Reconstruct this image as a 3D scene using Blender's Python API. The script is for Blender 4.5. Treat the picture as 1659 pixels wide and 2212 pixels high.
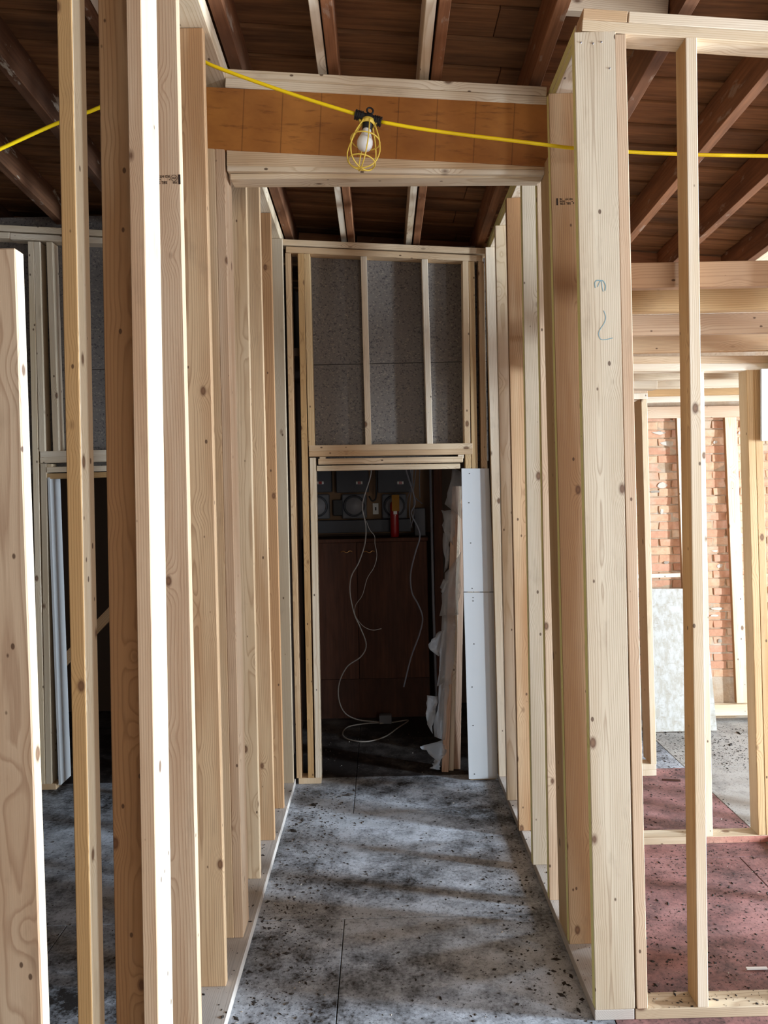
import bpy, bmesh, math, random
from mathutils import Vector, Matrix
random.seed(7)
for o in list(bpy.data.objects): bpy.data.objects.remove(o, do_unlink=True)
S = bpy.context.scene
COL = S.collection
# ------------------------------------------------------------------ camera
F = 1659.0
CAM = Vector((0, 0, 1.9))
yc = Vector(((822-829.5)/F, -(1050-1106)/F, -1.0)).normalized()
z0 = Vector((-0.022, 1.0, 0.0)); zc = (z0 - yc*z0.dot(yc)).normalized(); xc = yc.cross(zc)
RM = Matrix((xc, yc, zc))
cd = bpy.data.cameras.new('camera'); cam = bpy.data.objects.new('camera', cd); COL.objects.link(cam)
cd.sensor_fit = 'HORIZONTAL'; cd.sensor_width = 36.0; cd.lens = 36.0; cd.clip_start = 0.05
cam.matrix_world = Matrix.Translation(CAM) @ RM.to_4x4()
S.camera = cam
# ------------------------------------------------------------------ world, daylight at the windows, exposure
W = bpy.data.worlds.new('world'); S.world = W; W.use_nodes = True
W.node_tree.nodes['Background'].inputs[0].default_value = (0.62, 0.75, 1.0, 1)
W.node_tree.nodes['Background'].inputs[1].default_value = 0.6
def daylight(name, loc, rot, sx, sy, power, col):
    l = bpy.data.lights.new(name, 'AREA'); l.shape = 'RECTANGLE'; l.size = sx; l.size_y = sy
    l.energy = power; l.color = col
    o = bpy.data.objects.new(name, l); COL.objects.link(o); o.location = loc; o.rotation_euler = rot
    return o
H = math.pi/2
WIN = [(-1.2, -0.3), (1.45, 2.15), (4.5, 5.2)]           # windows in the right outer wall (y ranges), z 0.7 .. 2.5
for i, (a, b) in enumerate(WIN):
    daylight('window_daylight', (6.75, (a+b)/2, 1.75), (0, H, 0), 2.0, b-a, (420, 1550, 480)[i], (0.72, 0.86, 1.0))
daylight('storefront_daylight', (3.6, -3.35, 1.75), (H, 0, 0), 5.0, 2.3, 225, (1.0, 0.95, 0.87))
S.view_settings.view_transform = 'Standard'; S.view_settings.look = 'None'
S.view_settings.gamma = 1.0; S.view_settings.use_curve_mapping = False
S.view_settings.exposure = -0.14

# ------------------------------------------------------------------ helpers
def P(u, v, y):
    """point on the plane Y=y seen at photo pixel (u, v)"""
    r = RM @ Vector(((u-829.5)/F, -(v-1106)/F, -1.0)); return CAM + r*(y/r.y)
def PZ(u, v, z):
    r = RM @ Vector(((u-829.5)/F, -(v-1106)/F, -1.0)); return CAM + r*((z-1.9)/r.z)
def srgb(r, g, b):
    f = lambda c: (c/255/12.92) if c/255 <= 0.04045 else ((c/255+0.055)/1.055)**2.4
    return (f(r), f(g), f(b), 1)
def link(name, me, mat, parent=None):
    o = bpy.data.objects.new(name, me); COL.objects.link(o)
    if mat is not None and not me.materials: me.materials.append(mat)
    if parent is not None: o.parent = parent
    return o
def tag(o, label, cat=None, group=None, kind=None):
    o['label'] = label
    if cat: o['category'] = cat
    if group: o['group'] = group
    if kind: o['kind'] = kind
    return o
def empty(name, label, cat, loc=(0, 0, 0), kind=None, group=None):
    o = bpy.data.objects.new(name, None); COL.objects.link(o); o.location = loc; o.empty_display_size = 0.05
    return tag(o, label, cat, group, kind)
def put(o):   # children keep world coordinates although parent sits elsewhere
    if o.parent is not None: o.matrix_parent_inverse = Matrix.Translation(o.parent.location).inverted() if o.parent.parent is None else Matrix.Identity(4)
    return o
def from_bm(name, bm, mat, parent=None, smooth=False):
    me = bpy.data.meshes.new(name); bm.to_mesh(me); bm.free()
    if smooth:
        for p in me.polygons: p.use_smooth = True
    return put(link(name, me, mat, parent))
def box_bm(x0, x1, y0, y1, z0, z1, bev=0.0, bm=None):
    b = bm or bmesh.new()
    r = bmesh.ops.create_cube(b, size=1.0)
    for v in r['verts']:
        v.co = Vector(((x0+x1)/2+v.co.x*(x1-x0), (y0+y1)/2+v.co.y*(y1-y0), (z0+z1)/2+v.co.z*(z1-z0)))
    if bev: bmesh.ops.bevel(b, geom=list({e for v in r['verts'] for e in v.link_edges}), offset=bev, segments=1, affect='EDGES')
    return b
def box(name, parent, mat, x0, x1, y0, y1, z0, z1, bev=0.0):
    """box with its own origin at the base centre (keeps procedural grain local)"""
    cx, cy = (x0+x1)/2, (y0+y1)/2
    bm = box_bm(x0-cx, x1-cx, y0-cy, y1-cy, 0, z1-z0, bev)
    me = bpy.data.meshes.new(name); bm.to_mesh(me); bm.free()
    o = link(name, me, mat, parent); o.location = (cx, cy, z0); return put(o)
def member(name, parent, mat, p0, p1, w, d, hint, bev=0.0022, side=None):
    """lumber from p0 to p1; w measured along hint, d across; side=(axis sign tuple, material) paints one long face"""
    p0, p1 = Vector(p0), Vector(p1); zz = (p1-p0); L = zz.length; zz.normalize()
    xx = Vector(hint); xx = (xx-zz*xx.dot(zz)).normalized(); yy = zz.cross(xx)
    bm = box_bm(-w/2, w/2, -d/2, d/2, 0, L, bev)
    me = bpy.data.meshes.new(name); bm.to_mesh(me); bm.free()
    me.materials.append(mat)
    if side:
        me.materials.append(side[1])
        for p in me.polygons:
            if p.normal.dot(Vector(side[0])) > 0.8: p.material_index = 1
    o = bpy.data.objects.new(name, me); COL.objects.link(o)
    o.parent = parent
    m = Matrix((xx, yy, zz)).transposed().to_4x4(); m.translation = p0
    o.matrix_world = m
    if parent is not None:
        o.matrix_parent_inverse = Matrix.Translation(parent.location).inverted()
    o.matrix_basis = m
    return o
def stud(parent, Y, dy, w, edge, a, b, z0, z1, mat, name='stud', side=None, yo=0.0):
    """upright member; front face at Y, left ('L') or right ('R') front edge runs through pixels a (upper) and b (lower)"""
    A, B = P(a[0], a[1], Y), P(b[0], b[1], Y)
    k = (A.x-B.x)/(A.z-B.z); X = lambda z: B.x+k*(z-B.z)
    s = w/2 if edge == 'L' else -w/2
    return member(name, parent, mat, (X(z0)+s, Y+dy/2, z0), (X(z1)+s, Y+dy/2+yo, z1), w, dy, (1, 0, 0), side=side)
def hbar(parent, name, Y, dy, h, a, b, mat, top=True, ex=(0, 0)):
    """horizontal member along X; top (or bottom) front edge passes through pixels a, b"""
    A, B = P(a[0], a[1], Y), P(b[0], b[1], Y); s = -h/2 if top else h/2
    d = (B-A).normalized(); A = A-d*ex[0]; B = B+d*ex[1]
    return member(name, parent, mat, (A.x, Y+dy/2, A.z+s), (B.x, Y+dy/2, B.z+s), dy, h, (0, 1, 0))
def smooth_path(pts, n=8):
    pts = [Vector(p) for p in pts]; q = [pts[0]*2-pts[1]]+pts+[pts[-1]*2-pts[-2]]; out = []
    for i in range(1, len(q)-2):
        a, b, c, d = q[i-1:i+3]
        for k in range(n):
            t = k/n
            out.append(0.5*((2*b)+(c-a)*t+(2*a-5*b+4*c-d)*t*t+(3*b-a-3*c+d)*t**3))
    out.append(pts[-1]); return out
def tube_bm(pts, r, sides=8, closed=False, bm=None):
    b = bm or bmesh.new(); rings = []; n = len(pts)
    pts = [Vector(p) for p in pts]
    t0 = (pts[1]-pts[0]).normalized(); nx = t0.orthogonal().normalized()
    for i, p in enumerate(pts):
        if closed: t = (pts[(i+1) % n]-pts[i-1]).normalized()
        else: t = (pts[min(i+1, n-1)]-pts[max(i-1, 0)]).normalized()
        nx = (nx-t*nx.dot(t)).normalized(); ny = t.cross(nx)
        rr = r[i] if isinstance(r, (list, tuple)) else r
        rings.append([b.verts.new(p+nx*math.cos(2*math.pi*k/sides)*rr+ny*math.sin(2*math.pi*k/sides)*rr) for k in range(sides)])
    for i in range(n if closed else n-1):
        A, B = rings[i], rings[(i+1) % n]
        for k in range(sides): b.faces.new((A[k], A[(k+1) % sides], B[(k+1) % sides], B[k]))
    if not closed:
        b.faces.new(rings[0][::-1]); b.faces.new(rings[-1])
    return b
def tube(name, parent, mat, pts, r, sides=8, closed=False):
    return from_bm(name, tube_bm(pts, r, sides, closed), mat, parent, True)
def lathe_bm(prof, axis_o, axis, sides=20):
    b = bmesh.new(); ax = Vector(axis).normalized(); nx = ax.orthogonal().normalized(); ny = ax.cross(nx); rings = []
    for r, h in prof:
        rings.append([b.verts.new(Vector(axis_o)+ax*h+(nx*math.cos(2*math.pi*k/sides)+ny*math.sin(2*math.pi*k/sides))*max(r, 1e-4)) for k in range(sides)])
    for A, B in zip(rings, rings[1:]):
        for k in range(sides): b.faces.new((A[k], A[(k+1) % sides], B[(k+1) % sides], B[k]))
    b.faces.new(rings[0][::-1]); b.faces.new(rings[-1])
    bmesh.ops.recalc_face_normals(b, faces=b.faces)
    return b
def lathe(name, parent, mat, prof, o, axis, sides=20, smooth=True):
    return from_bm(name, lathe_bm(prof, o, axis, sides), mat, parent, smooth)

# ------------------------------------------------------------------ materials
class N:
    def __init__(s, name):
        s.m = bpy.data.materials.new(name); s.m.use_nodes = True; s.t = s.m.node_tree
        s.b = s.t.nodes['Principled BSDF']; s.out = s.t.nodes['Material Output']
    def n(s, typ, **kw):
        x = s.t.nodes.new(typ)
        for k, v in kw.items():
            if hasattr(x, k): setattr(x, k, v)
            else: x.inputs[k].default_value = v
        return x
    def l(s, a, b): s.t.links.new(a, b)
    def math(s, op, a, b=None, clamp=False):
        x = s.t.nodes.new('ShaderNodeMath'); x.operation = op; x.use_clamp = clamp
        for i, q in enumerate((a, b)):
            if q is None: continue
            if isinstance(q, (int, float)): x.inputs[i].default_value = q
            else: s.l(q, x.inputs[i])
        return x.outputs[0]
    def ramp(s, fac, stops, interp='LINEAR'):
        x = s.t.nodes.new('ShaderNodeValToRGB'); x.color_ramp.interpolation = interp
        e = x.color_ramp.elements
        while len(e) > 1: e.remove(e[-1])
        e[0].position, e[0].color = stops[0]
        for p, c in stops[1:]:
            q = e.new(p); q.color = c
        s.l(fac, x.inputs[0]); return x.outputs[0]
    def mix(s, fac, a, b, mode='MIX'):
        x = s.t.nodes.new('ShaderNodeMix'); x.data_type = 'RGBA'; x.blend_type = mode
        for i, q in ((0, fac), (6, a), (7, b)):
            if isinstance(q, (int, float)): x.inputs[i].default_value = q
            elif isinstance(q, tuple): x.inputs[i].default_value = q
            else: s.l(q, x.inputs[i])
        return x.outputs[2]
    def noise(s, vec, scale, detail=3.0, rough=0.55, map_=None, out=0):
        if map_:
            mp = s.n('ShaderNodeMapping'); mp.inputs['Scale'].default_value = map_; s.l(vec, mp.inputs[0]); vec = mp.outputs[0]
        x = s.n('ShaderNodeTexNoise'); x.inputs['Scale'].default_value = scale; x.inputs['Detail'].default_value = detail
        x.inputs['Roughness'].default_value = rough; s.l(vec, x.inputs[0]); return x.outputs[out]
    def fin(s, col, rough=0.7, bump=None, bstr=0.2, bdist=0.004, spec=0.3):
        if isinstance(col, tuple): s.b.inputs['Base Color'].default_value = col
        else: s.l(col, s.b.inputs['Base Color'])
        if isinstance(rough, (int, float)): s.b.inputs['Roughness'].default_value = rough
        else: s.l(rough, s.b.inputs['Roughness'])
        s.b.inputs['Specular IOR Level'].default_value = spec
        if bump is not None:
            x = s.n('ShaderNodeBump'); x.inputs['Strength'].default_value = bstr; x.inputs['Distance'].default_value = bdist
            s.l(bump, x.inputs['Height']); s.l(x.outputs[0], s.b.inputs['Normal'])
        return s.m
def plain(name, col, rough=0.6, spec=0.3, metal=0.0):
    q = N(name); co = q.n('ShaderNodeTexCoord').outputs['Object']
    n = q.noise(co, 25.0, 3)
    c = q.mix(q.math('MULTIPLY', n, 0.25), col, tuple(x*0.75 for x in col[:3])+(1,))
    q.b.inputs['Metallic'].default_value = metal
    return q.fin(c, rough, spec=spec)
def lumber(name, pale, tan, dark, knot=1.0, heart=0.5, rough=0.62):
    """solid sawn timber: growth rings round an off-centre pith along local Z, knots, heartwood tint"""
    q = N(name); tc = q.n('ShaderNodeTexCoord'); oi = q.n('ShaderNodeObjectInfo')
    r = oi.outputs['Random']
    r2 = q.math('FRACT', q.math('MULTIPLY', r, 37.13)); r3 = q.math('FRACT', q.math('MULTIPLY', r, 91.7))
    off = q.n('ShaderNodeCombineXYZ')
    q.l(q.math('MULTIPLY', q.math('SUBTRACT', r2, 0.5), 0.12), off.inputs[0])
    q.l(q.math('ADD', q.math('MULTIPLY', r3, 0.10), 0.012), off.inputs[1])
    q.l(q.math('MULTIPLY', r, 60.0), off.inputs[2])
    ad = q.n('ShaderNodeVectorMath', operation='ADD'); q.l(tc.outputs['Object'], ad.inputs[0]); q.l(off.outputs[0], ad.inputs[1])
    v = ad.outputs[0]
    # knots
    mp = q.n('ShaderNodeMapping'); mp.inputs['Scale'].default_value = (8.0, 8.0, 4.6); q.l(v, mp.inputs[0])
    vo = q.n('ShaderNodeTexVoronoi'); vo.inputs['Scale'].default_value = 1.0; q.l(mp.outputs[0], vo.inputs[0])
    kd = vo.outputs['Distance']
    # wander of the rings
    w1 = q.noise(v, 1.0, 2.0, 0.5, (5.0, 5.0, 0.9)); w2 = q.noise(v, 1.0, 3.0, 0.6, (28.0, 28.0, 2.0))
    bend = q.math('MULTIPLY', q.math('POWER', q.math('SUBTRACT', 1.0, q.math('MINIMUM', q.math('MULTIPLY', kd, 2.3), 1.0)), 2.0), 0.030)
    sx = q.n('ShaderNodeSeparateXYZ'); q.l(v, sx.inputs[0])
    X, Y = sx.outputs[0], sx.outputs[1]
    Yw = q.math('ADD', Y, q.math('MULTIPLY', q.math('SUBTRACT', w1, 0.5), 0.045))
    rad = q.math('SQRT', q.math('ADD', q.math('MULTIPLY', X, X), q.math('MULTIPLY', Yw, Yw)))
    rad = q.math('ADD', q.math('ADD', rad, bend), q.math('MULTIPLY', w2, 0.006))
    saw = q.math('FRACT', q.math('MULTIPLY', rad, 150.0))
    ring = q.ramp(saw, [(0.0, (0, 0, 0, 1)), (0.55, (.12, .12, .12, 1)), (0.86, (1, 1, 1, 1)), (1.0, (0, 0, 0, 1))])
    fib = q.noise(v, 1.0, 2.0, 0.5, (420.0, 420.0, 9.0))
    pat = q.noise(v, 1.0, 3.0, 0.5, (9.0, 9.0, 0.8))
    ht = q.math('ADD', q.math('MULTIPLY', q.math('SUBTRACT', pat, 0.46), 3.4), q.math('MULTIPLY', q.math('SUBTRACT', r, 0.5), 1.1), clamp=False)
    ht = q.math('ADD', ht, heart, clamp=True)
    base = q.mix(ht, pale, tan)
    c = q.mix(q.math('MULTIPLY', ring, 0.5), base, dark)
    c = q.mix(q.math('MULTIPLY', q.math('SUBTRACT', fib, 0.4), 0.35, True), c, dark)
    km = q.ramp(kd, [(0.0, (1, 1, 1, 1)), (0.072*knot, (1, 1, 1, 1)), (0.085*knot, (.6, .6, .6, 1)), (0.125*knot, (0, 0, 0, 1))])
    kc = q.mix(q.ramp(kd, [(0.0, (0, 0, 0, 1)), (0.06*knot, (1, 1, 1, 1))]), srgb(128, 88, 58), srgb(92, 58, 38))
    c = q.mix(q.math('MULTIPLY', km, 0.85), c, kc)
    mp2 = q.n('ShaderNodeMapping'); mp2.inputs['Scale'].default_value = (15.0, 15.0, 9.0); q.l(v, mp2.inputs[0])
    v2 = q.n('ShaderNodeTexVoronoi'); v2.inputs['Scale'].default_value = 1.0; q.l(mp2.outputs[0], v2.inputs[0])
    pin = q.ramp(v2.outputs['Distance'], [(0.0, (1, 1, 1, 1)), (0.062*knot, (1, 1, 1, 1)), (0.088*knot, (0, 0, 0, 1))])
    c = q.mix(q.math('MULTIPLY', pin, 0.85), c, srgb(78, 52, 36))
    soil = q.noise(v, 1.0, 4.0, 0.6, (14.0, 14.0, 5.0))
    c = q.mix(q.ramp(soil, [(0.60, (0, 0, 0, 1)), (0.80, (.3, .3, .3, 1))]), c, srgb(112, 92, 74))
    return q.fin(c, rough, q.math('ADD', q.math('MULTIPLY', ring, 0.4), fib), 0.12, 0.0015, 0.25)
M = {}
M['pale'] = lumber('lumber_pale', srgb(230, 217, 196), srgb(213, 192, 160), srgb(176, 144, 106), 0.95, 0.3)
M['tan'] = lumber('lumber_tan', srgb(218, 195, 163), srgb(196, 163, 124), srgb(150, 112, 78), 0.95, 0.5)
M['heart'] = lumber('lumber_heartwood', srgb(204, 173, 136), srgb(172, 130, 90), srgb(122, 84, 54), 0.95, 0.6)
M['pink'] = lumber('lumber_rosy', srgb(212, 187, 158), srgb(188, 154, 122), srgb(148, 110, 82), 0.85, 0.55)
M['grey'] = lumber('lumber_greyed', srgb(210, 196, 172), srgb(190, 170, 142), srgb(138, 110, 84), 1.05, 0.4)
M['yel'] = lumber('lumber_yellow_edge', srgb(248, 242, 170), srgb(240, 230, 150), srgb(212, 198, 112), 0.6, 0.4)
M['gold'] = lumber('lumber_golden', srgb(208, 177, 133), srgb(186, 148, 100), srgb(140, 102, 62), 0.9, 0.5)
def old_wood(name, a, b, c, white=0.0):
    q = N(name); tc = q.n('ShaderNodeTexCoord'); oi = q.n('ShaderNodeObjectInfo')
    off = q.n('ShaderNodeCombineXYZ'); q.l(q.math('MULTIPLY', oi.outputs['Random'], 40.0), off.inputs[0]); q.l(q.math('MULTIPLY', oi.outputs['Random'], 17.0), off.inputs[2])
    ad = q.n('ShaderNodeVectorMath', operation='ADD'); q.l(tc.outputs['Object'], ad.inputs[0]); q.l(off.outputs[0], ad.inputs[1]); v = ad.outputs[0]
    g = q.noise(v, 1.0, 4.0, 0.6, (60.0, 60.0, 3.0)); p = q.noise(v, 1.0, 4.0, 0.6, (5.0, 5.0, 1.6))
    col = q.mix(q.ramp(g, [(0.3, (0, 0, 0, 1)), (0.7, (1, 1, 1, 1))]), a, b)
    st = q.math('ADD', q.math('MULTIPLY', q.math('SUBTRACT', p, 0.45), 3.0), q.math('MULTIPLY', q.math('SUBTRACT', oi.outputs['Random'], 0.5), 0.9), True)
    col = q.mix(q.math('MULTIPLY', st, 0.8), col, c)
    if white:
        wv = q.noise(v, 1.0, 5.0, 0.65, (13.0, 13.0, 5.0))
        col = q.mix(q.math('MULTIPLY', q.ramp(wv, [(0.60, (0, 0, 0, 1)), (0.66, (1, 1, 1, 1))]), white), col, srgb(190, 178, 160))
    return q.fin(col, 0.75, g, 0.3, 0.003)
M['rafter'] = old_wood('rafter_old', srgb(150, 100, 66), srgb(116, 74, 46), srgb(78, 50, 34), 0.3)
M['rafterw'] = old_wood('rafter_old_flaking', srgb(122, 84, 58), srgb(92, 60, 40), srgb(62, 42, 32), 0.9)
M['deck'] = old_wood('deck_board', srgb(150, 106, 68), srgb(112, 76, 48), srgb(46, 32, 24), 0.0)
M['cab'] = old_wood('cabinet_walnut', srgb(92, 58, 42), srgb(72, 44, 32), srgb(50, 32, 26), 0.0)
def beam_mat():
    q = N('beam_resin_panel'); co = q.n('ShaderNodeTexCoord').outputs['Object']
    n1 = q.noise(co, 1.0, 4.0, 0.6, (6, 6, 4.0)); n2 = q.noise(co, 1.0, 4.0, 0.65, (60, 60, 9.0))
    c = q.mix(q.ramp(n1, [(0.35, (0, 0, 0, 1)), (0.7, (1, 1, 1, 1))]), srgb(172, 112, 52), srgb(144, 88, 40))
    c = q.mix(q.ramp(n2, [(0.56, (0, 0, 0, 1)), (0.75, (.75, .75, .75, 1))]), c, srgb(92, 52, 24))
    sp = q.n('ShaderNodeSeparateXYZ'); q.l(co, sp.inputs[0])
    fr = q.math('FRACT', q.math('MULTIPLY', sp.outputs[2], 1/0.155))
    ln = q.math('LESS_THAN', fr, 0.03)
    c = q.mix(q.math('MULTIPLY', ln, 0.45), c, srgb(84, 50, 24))
    return q.fin(c, 0.45, ln, 0.3, -0.002, 0.4)
M['beam'] = beam_mat()
def fiberboard():
    q = N('speckled_fiberboard'); co = q.n('ShaderNodeTexCoord').outputs['Object']
    n1 = q.noise(co, 85.0, 3.0, 0.6); n2 = q.noise(co, 75.0, 2.0, 0.6, (1, 1, 1.7)); n3 = q.noise(co, 2.2, 3.0)
    c = q.mix(q.ramp(n1, [(0.36, (1, 1, 1, 1)), (0.44, (0, 0, 0, 1))]), srgb(106, 99, 94), srgb(58, 55, 56))
    c = q.mix(q.ramp(n2, [(0.60, (0, 0, 0, 1)), (0.68, (1, 1, 1, 1))]), c, srgb(142, 133, 118))
    c = q.mix(q.ramp(n3, [(0.4, (0, 0, 0, 1)), (0.75, (.35, .35, .35, 1))]), c, srgb(82, 74, 68))
    return q.fin(c, 0.42, n1, 0.25, 0.003, 0.5)
M['fiber'] = fiberboard()
def gyp():
    q = N('drywall_paper'); co = q.n('ShaderNodeTexCoord').outputs['Object']
    n = q.noise(co, 3.0, 3.0); f = q.noise(co, 90.0, 2.0)
    c = q.mix(q.math('MULTIPLY', n, 0.5), srgb(204, 205, 205), srgb(188, 190, 192))
    return q.fin(c, 0.75, f, 0.05, 0.001)
M['gyp'] = gyp()
def floor_mat(name, a, b, grime, lo, hi):
    q = N(name); g = q.n('ShaderNodeNewGeometry'); v = g.outputs['Position']
    n1 = q.noise(v, 1.3, 6.0, 0.62); n2 = q.noise(v, 9.0, 6.0, 0.68); n3 = q.noise(v, 60.0, 4.0, 0.7); n4 = q.noise(v, 2.6, 4.0, 0.6, (1, 3.2, 1))
    c = q.mix(q.ramp(n4, [(0.35, (0, 0, 0, 1)), (0.7, (1, 1, 1, 1))]), a, b)
    gm = q.math('ADD', q.math('MULTIPLY', n1, 0.55), q.math('ADD', q.math('MULTIPLY', n2, 0.35), q.math('MULTIPLY', n3, 0.22)))
    c = q.mix(q.ramp(gm, [(lo, (0, 0, 0, 1)), (hi, (1, 1, 1, 1))]), c, grime)
    n5 = q.noise(v, 170.0, 3.0, 0.7); sp = q.math('MAXIMUM', q.ramp(n3, [(0.60, (0, 0, 0, 1)), (0.65, (1, 1, 1, 1))]), q.ramp(n5, [(0.60, (0, 0, 0, 1)), (0.66, (1, 1, 1, 1))]))
    c = q.mix(q.math('MULTIPLY', sp, 0.7), c, srgb(30, 27, 27))
    return q.fin(c, 0.62, q.math('ADD', n3, q.math('MULTIPLY', n2, 0.5)), 0.25, 0.003, 0.35)
M['fgrey'] = floor_mat('floor_grimy_grey', srgb(172, 176, 182), srgb(198, 203, 212), srgb(38, 34, 32), 0.49, 0.66)
M['fred'] = floor_mat('floor_worn_red_paint', srgb(152, 104, 100), srgb(166, 124, 120), srgb(54, 42, 43), 0.50, 0.70)
M['fdark'] = floor_mat('floor_grimy_shade_tinted', srgb(96, 90, 86), srgb(116, 110, 104), srgb(34, 28, 26), 0.42, 0.60)  # shade beyond the far doorways put into the base colours, plus grime
M['fpale'] = floor_mat('floor_dusty_pale', srgb(158, 153, 146), srgb(172, 168, 162), srgb(70, 65, 60), 0.56, 0.78)
def brick_mat():
    q = N('old_red_brick'); tc = q.n('ShaderNodeTexCoord'); g = q.n('ShaderNodeNewGeometry'); oi = q.n('ShaderNodeObjectInfo')
    n1 = q.noise(g.outputs['Position'], 30.0, 5.0, 0.65); n2 = q.noise(g.outputs['Position'], 5.0, 4.0, 0.6)
    c = q.ramp(oi.outputs['Random'], [(0.0, srgb(206, 154, 124)), (0.35, srgb(218, 168, 134)), (0.7, srgb(222, 186, 150)), (1.0, srgb(210, 158, 132))])
    c = q.mix(q.ramp(n1, [(0.4, (0, 0, 0, 1)), (0.75, (.7, .7, .7, 1))]), c, srgb(190, 138, 108))
    c = q.mix(q.ramp(n2, [(0.52, (0, 0, 0, 1)), (0.68, (.85, .85, .85, 1))]), c, srgb(206, 186, 160))
    return q.fin(c, 0.85, n1, 0.5, 0.006)
M['brick'] = brick_mat()
M['redpaint'] = floor_mat('worn_red_paint_on_wood', srgb(178, 92, 84), srgb(214, 176, 150), srgb(120, 60, 54), 0.5, 0.8)
def mort():
    q = N('lime_mortar'); v = q.n('ShaderNodeNewGeometry').outputs['Position']
    n = q.noise(v, 35.0, 5.0, 0.65); n2 = q.noise(v, 4.0, 3.0)
    c = q.mix(n, srgb(200, 176, 148), srgb(168, 140, 112)); c = q.mix(q.ramp(n2, [(.5, (0, 0, 0, 1)), (.7, (.7, .7, .7, 1))]), c, srgb(206, 196, 180))
    return q.fin(c, 0.9, n, 0.6, 0.01)
M['mortar'] = mort()
def osb():
    q = N('strand_board'); co = q.n('ShaderNodeTexCoord').outputs['Object']
    n = q.noise(co, 26.0, 3.0, 0.7, (1, 1, 0.45)); n2 = q.noise(co, 40.0, 3.0, 0.7, (0.45, 1, 1))
    c = q.mix(q.ramp(n, [(0.4, (0, 0, 0, 1)), (0.6, (1, 1, 1, 1))]), srgb(186, 184, 178), srgb(168, 162, 150))
    c = q.mix(q.ramp(n2, [(0.55, (0, 0, 0, 1)), (0.7, (.6, .6, .6, 1))]), c, srgb(150, 140, 122))
    return q.fin(c, 0.7, n, 0.2, 0.003)
M['osb'] = osb()
M['dust'] = lumber('lumber_dusty', srgb(194, 185, 176), srgb(178, 167, 158), srgb(150, 141, 132), 0.6, 0.4)
M['ply'] = lumber('roof_plywood_new', srgb(238, 226, 200), srgb(228, 210, 176), srgb(206, 182, 140), 0.3, 0.2)
M['cord'] = plain('cord_yellow', srgb(255, 220, 20), 0.45, 0.4)
M['cage'] = plain('cage_yellow_plastic', srgb(240, 208, 90), 0.4, 0.4)
M['black'] = plain('black_rubber', srgb(28, 27, 28), 0.5, 0.4)
M['dgrey'] = plain('dark_grey_enamel', srgb(70, 72, 78), 0.5)
M['mgrey'] = plain('mid_grey_enamel', srgb(104, 106, 112), 0.5)
M['lgrey'] = plain('grey_cable_sheath', srgb(128, 129, 136), 0.5)
M['wcable'] = plain('white_cable_sheath', srgb(150, 142, 134), 0.5)
M['dial'] = plain('dimmed_meter_dial', srgb(132, 132, 136), 0.4)  # grey lowered to carry the dimness of the closet
M['white'] = plain('white_plastic', srgb(232, 230, 226), 0.4)
M['bulb'] = plain('bulb_opal_plastic', srgb(240, 240, 238), 0.3, 0.5)
M['red'] = plain('red_enamel', srgb(150, 20, 24), 0.25, 0.6)
M['tagy'] = plain('ochre_card', srgb(164, 116, 40), 0.7)
M['beige'] = plain('beige_board', srgb(140, 112, 86), 0.8)
M['brass'] = plain('brass', srgb(222, 168, 110), 0.3, 0.5, 0.8)
M['steel'] = plain('galvanised_steel', srgb(190, 190, 192), 0.35, 0.5, 0.9)
M['trimwood'] = lumber('trim_wood', srgb(214, 184, 160), srgb(190, 152, 126), srgb(150, 112, 90), 0.3, 0.5, 0.4)
M['ink'] = plain('black_stamp_ink', srgb(40, 28, 22), 0.8)
M['crayon'] = plain('blue_crayon', srgb(122, 152, 158), 0.8)
M['hole'] = plain('screw_head_dark', srgb(58, 54, 52), 0.6)
M['debris'] = plain('dark_rubble', srgb(52, 46, 42), 0.9)
M['debris2'] = plain('pale_plaster_crumbs', srgb(176, 166, 152), 0.9)
M['plaster'] = plain('old_wall_plaster', srgb(150, 138, 124), 0.9)
M['patch'] = plain('lime_splashes', srgb(214, 204, 188), 0.9)
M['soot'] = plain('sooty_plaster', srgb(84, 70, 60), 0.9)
def film():
    q = N('clear_plastic_film'); q.b.inputs['Base Color'].default_value = srgb(222, 228, 236); q.b.inputs['Roughness'].default_value = 0.18
    q.b.inputs['Alpha'].default_value = 0.42; q.b.inputs['Specular IOR Level'].default_value = 0.8
    co = q.n('ShaderNodeTexCoord').outputs['Object']; n = q.noise(co, 22.0, 3.0)
    x = q.n('ShaderNodeBump'); x.inputs['Strength'].default_value = 0.6; x.inputs['Distance'].default_value = 0.01
    q.l(n, x.inputs['Height']); q.l(x.outputs[0], q.b.inputs['Normal']); return q.m
M['film'] = film()

# ================================================================== SETTING
def rb(x, y): return 3.565-0.077*x-0.062*(y-3.2)      # underside of the rafters (roof falls to the right and away)
# ---------------- floor: sheets on a slab
floor = tag(box('floor', None, M['fgrey'], -5.2, 7.2, -3.6, 7.0, -0.12, -0.018), 'grimy grey and worn red sheet floor under the framing', 'floor', kind='structure')
def sheet(x0, x1, y0, y1, mat):
    o = box('floor_sheet', floor, mat, x0+.002, x1-.002, y0+.002, y1-.002, -0.018, 0.0, 0.0015); return o
for (y0, y1, xs) in ((-3.5, -0.6, (-5.1, -3.86, -2.64, -1.42, -.2, .785)), (-.6, .9, (-5.1, -4.4, -3.2, -2.0, -.8, .785)),
                     (.9, 3.32, (-5.1, -3.86, -2.64, -1.42, -.2, .785)), (3.32, 4.41, (-5.1, -4.4, -3.2, -2.0, -.8, .785)),
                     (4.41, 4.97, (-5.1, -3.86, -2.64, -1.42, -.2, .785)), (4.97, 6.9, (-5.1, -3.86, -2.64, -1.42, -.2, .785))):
    for a, b in zip(xs, xs[1:]): sheet(a, b, y0, y1, M['fgrey' if y0 < 4.9 else 'fdark'])
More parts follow.
